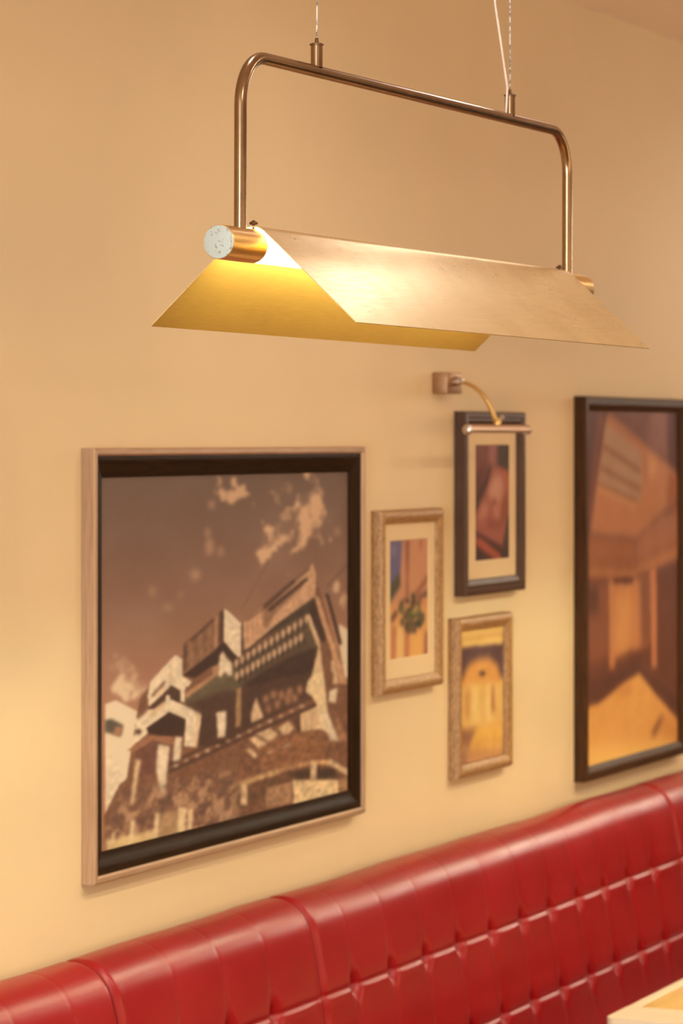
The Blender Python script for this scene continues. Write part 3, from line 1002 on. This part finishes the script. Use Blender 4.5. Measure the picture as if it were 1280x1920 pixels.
def loft_print(P):
    F = zoomer(1080, 740, 5.333)
    G = zoomer(1080, 1060, 4.571)
    P.a[:] = (110, 66, 54)
    P.poly(F((100, 140), (300, 140), (200, 900), (100, 1300)), (98, 56, 52), 2)
    P.line(F((250, 170))[0], F((130, 1300))[0], 9, (128, 74, 56), 3)
    P.poly(F((310, 150), (930, 170), (920, 720), (640, 480), (340, 230)), (122, 76, 66), 4)
    P.poly(F((760, 170), (910, 180), (900, 680), (700, 520)), (148, 98, 86), 5, 0.8)
    P.poly(F((920, 170), (1120, 170), (1120, 900), (920, 720)), (92, 52, 48), 3)
    P.poly(F((310, 220), (350, 220), (640, 470), (900, 690), (1000, 800), (1000, 1060), (820, 1220), (600, 1440), (140, 1390), (200, 950)), (182, 116, 78), 2)
    P.poly(F((295, 310), (330, 300), (650, 580), (650, 1060), (560, 1080), (220, 900)), (170, 124, 92), 2)
    for a_, b_ in (((270, 520), (640, 770)), ((240, 730), (640, 950)), ((225, 900), (600, 1070))):
        P.line(F(a_)[0], F(b_)[0], 6, (136, 84, 58), 1)
    P.line(F((220, 940))[0], F((600, 1120))[0], 9, (198, 132, 84), 2)
    P.line(F((330, 240))[0], F((680, 540))[0], 7, (164, 100, 70), 2)
    P.line(F((690, 600))[0], F((690, 900))[0], 8, (164, 104, 72), 3)
    P.blob(F((760, 730))[0], 9, 16, (200, 136, 90), 4)
    P.poly(F((920, 740), (1000, 800), (1000, 1060), (900, 1130)), (160, 92, 58), 3)
    for q in range(5):
        P.line(F((210, 1010 + 80 * q))[0], F((760, 1160 + 60 * q))[0], 2.5, (170, 106, 70), 2, 0.7)
    # lower walls of the loft
    P.poly(F((100, 1390), (600, 1450), (600, 1780), (100, 1800)), (158, 94, 62), 3)
    P.poly(F((600, 1450), (820, 1220), (1010, 1060), (1120, 1060), (1120, 1600), (600, 1790)), (164, 102, 72), 3)
    P.line(F((100, 1660))[0], F((580, 1680))[0], 6, (140, 82, 56), 2)
    P.line(F((600, 1700))[0], F((1010, 1460))[0], 8, (150, 86, 58), 3)
    P.line(F((100, 1800))[0], F((600, 1800))[0], 13, (186, 116, 72), 2)
    P.line(F((600, 1770))[0], F((1010, 1580))[0], 13, (182, 112, 72), 2)
    P.line(F((880, 1210))[0], F((1010, 1090))[0], 8, (120, 72, 58), 3)
    P.poly(G((60, 130), (300, 125), (520, 110), (900, 0), (980, 0), (980, 1400), (60, 1400)), (112, 64, 50), 2)
    P.poly(G((100, 130), (280, 130), (280, 780), (100, 850)), (134, 78, 56), 3)
    P.poly(G((100, 180), (190, 180), (190, 420), (100, 420)), (98, 56, 46), 3)
    P.poly(G((280, 120), (540, 110), (620, 100), (620, 680), (520, 720), (340, 810), (320, 900), (285, 880)), (190, 120, 76), 2)
    P.poly(G((340, 240), (470, 220), (460, 720), (340, 790)), (200, 132, 80), 4)
    P.poly(G((540, 100), (630, 60), (630, 680), (560, 720)), (132, 78, 58), 4)
    P.poly(G((320, 115), (490, 110), (485, 150), (320, 155)), (88, 46, 38), 1)
    P.line(G((330, 830))[0], G((490, 730))[0], 7, (104, 60, 46), 2)
    P.poly(G((630, 30), (685, 20), (690, 880), (645, 880)), (190, 116, 76), 1)
    P.poly(G((100, 1000), (300, 930), (520, 800), (640, 900), (860, 1080), (980, 1200), (980, 1400), (560, 930), (100, 1200)), (98, 58, 48), 3)
    P.line(G((560, 850))[0], G((860, 1090))[0], 7, (122, 72, 54), 2)
    P.poly(G((80, 1220), (210, 1170), (400, 1010), (540, 920), (680, 1100), (860, 1310), (1000, 1450), (1000, 1560), (80, 1760)), (216, 148, 82), 1)
    P.poly(G((340, 1080), (480, 1010), (470, 1100), (400, 1110)), (192, 120, 70), 3)
    P.line(G((650, 1460))[0], G((740, 1290))[0], 10, (142, 88, 54), 2)
    P.poly(G((100, 1560), (860, 1480), (860, 1560), (100, 1730)), (228, 168, 92), 4)
    for q in range(9):
        P.line(G((110 + 70 * q, 1300 + 30 * q))[0], G((330 + 60 * q, 1130 + 40 * q))[0], 1.5, (198, 130, 70), 1, 0.6)
    P.poly(G((740, 1260), (900, 1380), (880, 1520), (720, 1440)), (190, 116, 64), 5, 0.6)
    P.a += (fbm(P.H, P.W, 14, 28)[..., None] - 0.5) * 12
    P.a = 118 + (P.a - 118) * 1.14 - np.array((0, 2, 10))


def framed_picture(label, rect, depth, kind, printer, pr, res, light, mat=None, sight=None):
    """rect: outer x0,x1,z0,z1; pr: print rectangle; sight: opening of the frame"""
    x0, x1, z0, z1 = rect
    root = empty('framed_picture', ((x0 + x1) / 2, 0.0, z0))
    tag(root, label, 'picture', 'framed pictures on the wall')
    d = depth
    if kind == 'big':
        rails('outer_rail', rect, [(0, 0), (0, -d + 0.003), (0.003, -d), (0.011, -d), (0.015, -d + 0.004), (0.015, 0)], (M_COPPER_H, M_COPPER_V), root)
        rails('inner_rail', rect, [(0.0152, -0.002), (0.0152, -d + 0.006), (0.022, -d + 0.0055), (0.030, -d + 0.0075), (0.040, -d + 0.0125), (0.056, -d + 0.0155), (0.058, -d + 0.018), (0.058, -0.002)], (M_DARK_H, M_DARK_V), root)
        sy = -d + 0.018
    else:
        mm = {'aged': (M_AGED_H, M_AGED_V), 'plum': (M_PLUM_H, M_PLUM_V), 'walnut': (M_WALNUT_H, M_WALNUT_V)}[kind]
        w = sight[0] - x0
        if kind == 'aged':
            prof = [(0, 0), (0, -d * 0.62), (w * 0.12, -d * 0.9), (w * 0.3, -d), (w * 0.5, -d), (w * 0.75, -d * 0.86), (w * 0.96, -d * 0.72), (w, -d * 0.62), (w, -0.002)]
        elif kind == 'plum':
            prof = [(0, 0), (0, -d + 0.004), (0.004, -d), (w * 0.35, -d), (w * 0.42, -d + 0.003), (w * 0.6, -d + 0.003), (w * 0.66, -d + 0.006), (w * 0.95, -d + 0.009), (w, -d + 0.011), (w, -0.002)]
        else:
            prof = [(0, 0), (0, -d + 0.004), (0.004, -d), (w * 0.55, -d), (w * 0.62, -d + 0.004), (w * 0.9, -d + 0.009), (w, -d + 0.012), (w, -0.002)]
        rails('frame_rail', rect, prof, mm, root)
        sy = -d * 0.62 if kind == 'aged' else -d + 0.0115
    sx0, sx1, sz0, sz1 = sight
    e = 0.0
    plate('backing_board', sx0, sx1, sz0, sz1, -0.006, -0.002, M_BACK, root)
    py = pr[4]
    P = Print(*pr, *res, light)
    printer(P)
    P.build(root)
    if mat:
        window_mat((sx0, sx1, sz0, sz1), (pr[0], pr[1], pr[2], pr[3]), py - 0.0022, 0.0018, root)
    plate('glass_pane', sx0, sx1, sz0, sz1, py - 0.0042, py - 0.0030, M_GLASS, root)
    return root


LT = (1.02, 0.82, 0.55)
BIG = (5.476, 6.792, 1.183, 2.031)
framed_picture('large framed sepia photograph of a concrete building under a cloudy sky, black and pewter frame', BIG, 0.030, 'big', building_print,
               (BIG[0] + 0.058, BIG[1] - 0.058, BIG[2] + 0.058, BIG[3] - 0.058, -0.0095), (360, 460), LT,
               sight=(BIG[0] + 0.058, BIG[1] - 0.058, BIG[2] + 0.058, BIG[3] - 0.058))
framed_picture('small picture of a vine in mottled gold frame, nearest the large sepia photograph', (6.893, 7.281, 1.446, 1.880), 0.030, 'aged', vine_print,
               (6.970, 7.210, 1.523, 1.809, -0.0135), (80, 120), LT, mat=True, sight=(6.926, 7.248, 1.478, 1.848))
framed_picture('small dark framed picture of a wooden board under the brass picture light', (7.415, 7.840, 1.655, 2.118), 0.032, 'plum', board_print,
               (7.515, 7.760, 1.738, 2.036, -0.0155), (80, 120), LT, mat=True, sight=(7.455, 7.800, 1.694, 2.080))
framed_picture('small gold framed picture of a glowing yellow chapel, lowest on the wall, without mat', (7.376, 7.756, 1.202, 1.602), 0.030, 'aged', church_print,
               (7.411, 7.721, 1.236, 1.569, -0.0130), (90, 120), LT, sight=(7.409, 7.723, 1.234, 1.570))
framed_picture('tall dark walnut framed picture of a vaulted loft interior cut by the right edge', (8.296, 9.200, 1.105, 2.166), 0.035, 'walnut', loft_print,
               (8.337, 9.159, 1.143, 2.128, -0.0185), (170, 240), LT, sight=(8.335, 9.161, 1.142, 2.130))


# ------------------------------------------------------------------ picture light
def picture_light():
    root = empty('picture_light', (7.319, 0, 2.187))
    tag(root, 'small brass picture light on a curved arm above the dark framed picture', 'picture light')
    bx = box('wall_box', (7.27, -0.040, 2.160), (7.368, 0, 2.212), M_PL, root, bevel=0.003)
    cx, by, bz = 7.316, -0.155, 2.071
    lathe('arm_socket', (7.322, -0.039, 2.190), (0, -1, 0), [(0, 0.012), (0.010, 0.012), (0.013, 0.008), (0.022, 0.007)], M_PL2, bx, 20)
    P0, P1, P2, P3 = Vector((7.322, -0.045, 2.190)), Vector((7.322, -0.092, 2.186)), Vector((7.319, -0.128, 2.160)), Vector((cx, by, bz + 0.006))
    pts = []
    for i in range(21):
        t = i / 20
        pts.append(P0 * (1 - t) ** 3 + P1 * 3 * t * (1 - t) ** 2 + P2 * 3 * t * t * (1 - t) + P3 * t ** 3)
    tube('curved_arm', pts, [0.0045 + 0.0025 * (i / 20) ** 2 for i in range(21)], M_PL3, root, n=14)
    br = lathe('swivel_joint', (cx, by, bz + 0.028), (0, 0.1, -1), [(0, 0.006), (0.004, 0.0085), (0.018, 0.0095), (0.024, 0.007)], M_PL3, root, 18)
    lathe('wing_screw', (cx + 0.006, by, bz + 0.020), (1, 0, 0.5), [(0, 0.003), (0.018, 0.003), (0.019, 0.006), (0.026, 0.006), (0.027, 0.003)], M_PL2, br, 14)
    # half-open reflector bar
    vs, fs = [], []
    r0, r1, n = 0.0125, 0.0112, 20
    a0, a1 = math.radians(-35), math.radians(215)
    for x in (cx - 0.201, cx + 0.201):
        for rr in (r0, r1):
            for k in range(n + 1):
                a = a0 + (a1 - a0) * k / n
                vs.append((x, by + rr * math.cos(a), bz + rr * math.sin(a)))
    m = n + 1
    for k in range(n):
        fs.append((k, k + 1, 2 * m + k + 1, 2 * m + k))
        fs.append((m + k, 3 * m + k, 3 * m + k + 1, m + k + 1))
        fs.append((k, m + k, m + k + 1, k + 1))
        fs.append((2 * m + k, 2 * m + k + 1, 3 * m + k + 1, 3 * m + k))
    for k in (0, n):
        fs.append((k, 2 * m + k, 3 * m + k, m + k))
    sh = sharp(obj('reflector', vs, fs, M_PL4, root), 40)
    for s in (-1, 1):
        lathe('end_knob', (cx + s * 0.200, by, bz), (s, 0, 0), [(-0.002, 0.0122), (0.003, 0.0128), (0.006, 0.010), (0.008, 0.004)], M_PL2, sh, 20)
    lathe('lamp_bulb', (cx - 0.12, by, bz - 0.001), (1, 0, 0), [(0, 0.004), (0.004, 0.0075), (0.236, 0.0075), (0.24, 0.004)], M_BULB, sh, 16)


M_PL = mat_brass('picture_light_bronze', (0.46, 0.27, 0.15), (0.26, 0.14, 0.07), 0.5, (6, 6, 6))
M_PL2 = mat_brass('picture_light_pewter', (0.60, 0.52, 0.46), (0.40, 0.32, 0.26), 0.3, (6, 6, 6))
M_PL3 = mat_brass('picture_light_brass', (0.72, 0.48, 0.18), (0.45, 0.26, 0.08), 0.3, (6, 6, 6))
M_PL4 = mat_brass('picture_light_copper', (0.62, 0.41, 0.28), (0.44, 0.27, 0.17), 0.48, (6, 6, 6))
M_BULB = mat_plain('unlit_bulb', (0.75, 0.70, 0.62), 0.3, var=0.02)
picture_light()

# ------------------------------------------------------------------ red tufted banquette
PROF = [(-0.004, 0.44), (-0.004, 0.98), (-0.012, 1.030), (-0.032, 1.056), (-0.060, 1.063), (-0.092, 1.058), (-0.122, 1.040), (-0.143, 1.012),
        (-0.155, 0.975), (-0.164, 0.930), (-0.170, 0.890), (-0.176, 0.855), (-0.188, 0.780), (-0.201, 0.705), (-0.210, 0.655), (-0.224, 0.570), (-0.240, 0.470), (-0.244, 0.440)]
ROWS = (0.857, 0.657)


def catmull(pts, per=14):
    P = [np.array(p) for p in pts]
    P = [2 * P[0] - P[1]] + P + [2 * P[-1] - P[-2]]
    out = []
    for i in range(1, len(P) - 2):
        for k in range(per):
            t = k / per
            out.append(0.5 * ((2 * P[i]) + (P[i + 1] - P[i - 1]) * t + (2 * P[i - 1] - 5 * P[i] + 4 * P[i + 1] - P[i + 2]) * t * t + (3 * P[i] - P[i - 1] - 3 * P[i + 1] + P[i + 2]) * t ** 3))
    out.append(P[-2])
    return np.array(out)


def banquette(xa, xb, tufts, label):
    root = empty('banquette_section', ((xa + xb) / 2, -0.2, 0))
    tag(root, label, 'banquette', 'red tufted banquette along the wall')
    pc = catmull(PROF[2:], 16)
    seg = np.concatenate([[0], np.cumsum(np.hypot(*np.diff(pc, axis=0).T))])
    tt = np.linspace(0, seg[-1], 190)
    pc = np.stack([np.interp(tt, seg, pc[:, 0]), np.interp(tt, seg, pc[:, 1])], 1)
    tg = np.gradient(pc, axis=0)
    tg /= np.linalg.norm(tg, axis=1)[:, None]
    nr = np.stack([tg[:, 1], -tg[:, 0]], 1)       # outward normal
    zr = pc[:, 1]
    itop = np.argmax(zr)
    tz = [tt[itop:][np.argmin(abs(zr[itop:] - z))] for z in ROWS]
    ns = int((xb - xa) / 0.0065)
    xs = np.linspace(xa + 0.002, xb - 0.002, ns)
    T, X = np.meshgrid(tt, xs, indexing='ij')
    h = np.zeros_like(T)
    t1, t2 = tz
    ttop = tt[itop]
    # pleat strength along the profile: strong near each tuft row, a trace over the roll
    up1 = np.clip(t1 - T, 0, 9)
    pleat = np.where(T < t1, np.exp(-up1 / 0.030), np.where(T < t2, np.maximum(np.exp(-(T - t1) / 0.030), np.exp(-(t2 - T) / 0.028)) * 0.95 + 0.05, np.exp(-(T - t2) / 0.03)))
    for x in tufts:
        dx = X - x
        h -= 0.013 * pleat * np.exp(-(dx / 0.016) ** 2)
        h -= 0.0010 * np.exp(-(dx / 0.004) ** 2) * (T < t1 + 0.01) * np.clip((T - ttop + 0.08) / 0.06, 0, 1)
        for tr in tz:
            h -= 0.019 * np.exp(-((dx / 0.018) ** 2 + ((T - tr) / 0.020) ** 2))
    # full cushions between the tufts
    sp = 0.206
    ph = (X - tufts[0]) / sp
    puff = np.abs(np.sin(math.pi * ph)) ** 0.8
    for tr, sgn in ((t1, 1), (t2, 1)):
        d = T - tr
        h -= 0.0062 * np.exp(-(d / 0.005) ** 2) * (0.55 + 0.45 * puff)
        h += 0.0026 * np.exp(-((d - 0.016) / 0.018) ** 2) * puff
        h += 0.0022 * np.exp(-((d + 0.03) / 0.022) ** 2) * puff
    h += 0.0015 * puff * np.exp(-((T - (t1 + t2) / 2) / 0.07) ** 2)
    h += 0.0006 * puff * np.clip((T - ttop + 0.05) / 0.1, 0, 1) * (T < t1)
    # slight unevenness of the stuffing
    h += 0.0022 * (np.sin(X * 7.3 + 1.0) * np.sin(T * 9 + X * 2.1))
    # rounded ends at the joints
    e = np.minimum(X - xa, xb - X)
    R = 0.022
    f = np.clip(1 - e / R, 0, 1)
    end = 1 - np.sqrt(np.clip(1 - f * f, 0, 1))
    h -= 0.024 * end
    Y = pc[:, 0][:, None] + nr[:, 0][:, None] * h
    Zc = pc[:, 1][:, None] + nr[:, 1][:, None] * h
    Y = np.minimum(Y, -0.002)
    nt = len(tt)
    vs = np.stack([X, Y, Zc], -1).reshape(-1, 3).tolist()
    idx = np.arange(nt * ns).reshape(nt, ns)
    q = np.stack([idx[:-1, :-1], idx[1:, :-1], idx[1:, 1:], idx[:-1, 1:]], -1).reshape(-1, 4).tolist()
    # close back and ends
    base = len(vs)
    zb = 0.44
    vs += [[xs[0], -0.002, zb], [xs[-1], -0.002, zb]]
    q.append([int(i) for i in idx[0, ::-1]] + [base, base + 1])
    q.append([int(i) for i in idx[:, 0]][::-1] + [base])
    q.append([int(i) for i in idx[:, -1]] + [base + 1])
    q.append([int(i) for i in idx[-1, :]] + [base + 1, base])
    o = obj('backrest', vs, q, M_LEATHER, root, smooth=True)
    box('seat_cushion', (xa + 0.003, -0.60, 0.31), (xb - 0.003, -0.19, 0.455), M_LEATHER, root, bevel=0.035, seg=4)
    box('plinth', (xa + 0.003, -0.54, 0.0), (xb - 0.003, -0.02, 0.312), M_PLINTH, root)
    return root


M_PLINTH = mat_plain('plinth_wood', (0.05, 0.025, 0.015), 0.5)
J = (4.20, 5.335, 6.235, 8.70, 10.9)
banquette(J[0], J[1], [4.345 + 0.206 * k for k in range(5)], 'red leather tufted banquette section at the left edge')
banquette(J[1], J[2], [5.582 + 0.206 * k for k in range(3)], 'narrow red leather tufted banquette section below the big sepia photograph')
banquette(J[2], J[3], [6.405 + 0.206 * k for k in range(11)], 'long red leather tufted banquette section behind the table')
banquette(J[3], J[4], [8.865 + 0.206 * k for k in range(9)], 'red leather tufted banquette section at the right edge under the walnut frame')


# ------------------------------------------------------------------ table
def wood(name, c1, c2, stretch):
    t = NT(name)
    v = t.coords(stretch)
    n1 = t.noise(v, 6, 5, 0.65)
    t.set(Base_Color=t.ramp(n1, [(0.3, c1), (0.7, c2)]), Roughness=0.42)
    t.bump(n1, 0.05, 0.001)
    return t.m


M_MAPLE_X = wood('pale_border_wood', (0.72, 0.56, 0.36), (0.82, 0.68, 0.48), (1, 12, 12))
M_MAPLE_Y = wood('pale_end_wood', (0.72, 0.56, 0.36), (0.82, 0.68, 0.48), (12, 1, 12))
M_OAK = wood('honey_wood', (0.60, 0.36, 0.10), (0.74, 0.48, 0.16), (1, 10, 10))
M_IRON = mat_plain('black_iron', (0.02, 0.02, 0.02), 0.5)


def dining_table():
    x0, x1, y0, y1, z = 6.858, 8.858, -1.29, -0.59, 0.74
    root = empty('dining_table', ((x0 + x1) / 2, (y0 + y1) / 2, 0))
    tag(root, 'dining table with honey wood top and pale border in the bottom right corner', 'table')
    eb, sb, th = 0.16, 0.030, 0.035

    def end_board(xa, xb, sgn):
        # board with rounded outer corners
        R, n = 0.022, 6
        pts = []
        xo = xa if sgn < 0 else xb
        xi = xb if sgn < 0 else xa
        for cy, s in ((y1 - R, 1), (y0 + R, -1)):
            arc = []
            for k in range(n + 1):
                a = math.pi / 2 * k / n
                arc.append((xo - sgn * (R - R * math.sin(a)), cy + s * R * math.cos(a)))
            pts += arc if s == 1 else arc[::-1]
        pts += [(xi, y0), (xi, y1)]
        m = len(pts)
        vs = [(p[0], p[1], z) for p in pts] + [(p[0], p[1], z - th) for p in pts]
        fs = [tuple(range(m)), tuple(range(2 * m - 1, m - 1, -1))] + [(i, m + i, m + (i + 1) % m, (i + 1) % m) for i in range(m)]
        o = obj('end_board', vs, fs, M_MAPLE_Y, root)
        bm = bmesh.new()
        bm.from_mesh(o.data)
        bmesh.ops.recalc_face_normals(bm, faces=bm.faces)
        bm.to_mesh(o.data)
        bm.free()
    end_board(x0, x0 + eb, -1)
    end_board(x1 - eb, x1, 1)
    g = 0.0006
    box('edge_board', (x0 + eb + g, y1 - sb, z - th), (x1 - eb - g, y1, z), M_MAPLE_X, root, bevel=0.0015)
    box('edge_board', (x0 + eb + g, y0, z - th), (x1 - eb - g, y0 + sb, z), M_MAPLE_X, root, bevel=0.0015)
    n = 5
    w = (y1 - y0 - 2 * sb) / n
    for k in range(n):
        box('top_plank', (x0 + eb + g, y0 + sb + k * w + g, z - th), (x1 - eb - g, y0 + sb + (k + 1) * w - g, z - 0.0005), M_OAK, root, bevel=0.001)
    for xx in (x0 + 0.3, x1 - 0.3):
        box('pedestal', (xx - 0.04, -0.98, 0.02), (xx + 0.04, -0.90, z - th), M_IRON, root, bevel=0.004)
        box('foot', (xx - 0.05, -1.20, 0.0), (xx + 0.05, -0.68, 0.025), M_IRON, root, bevel=0.004)


dining_table()
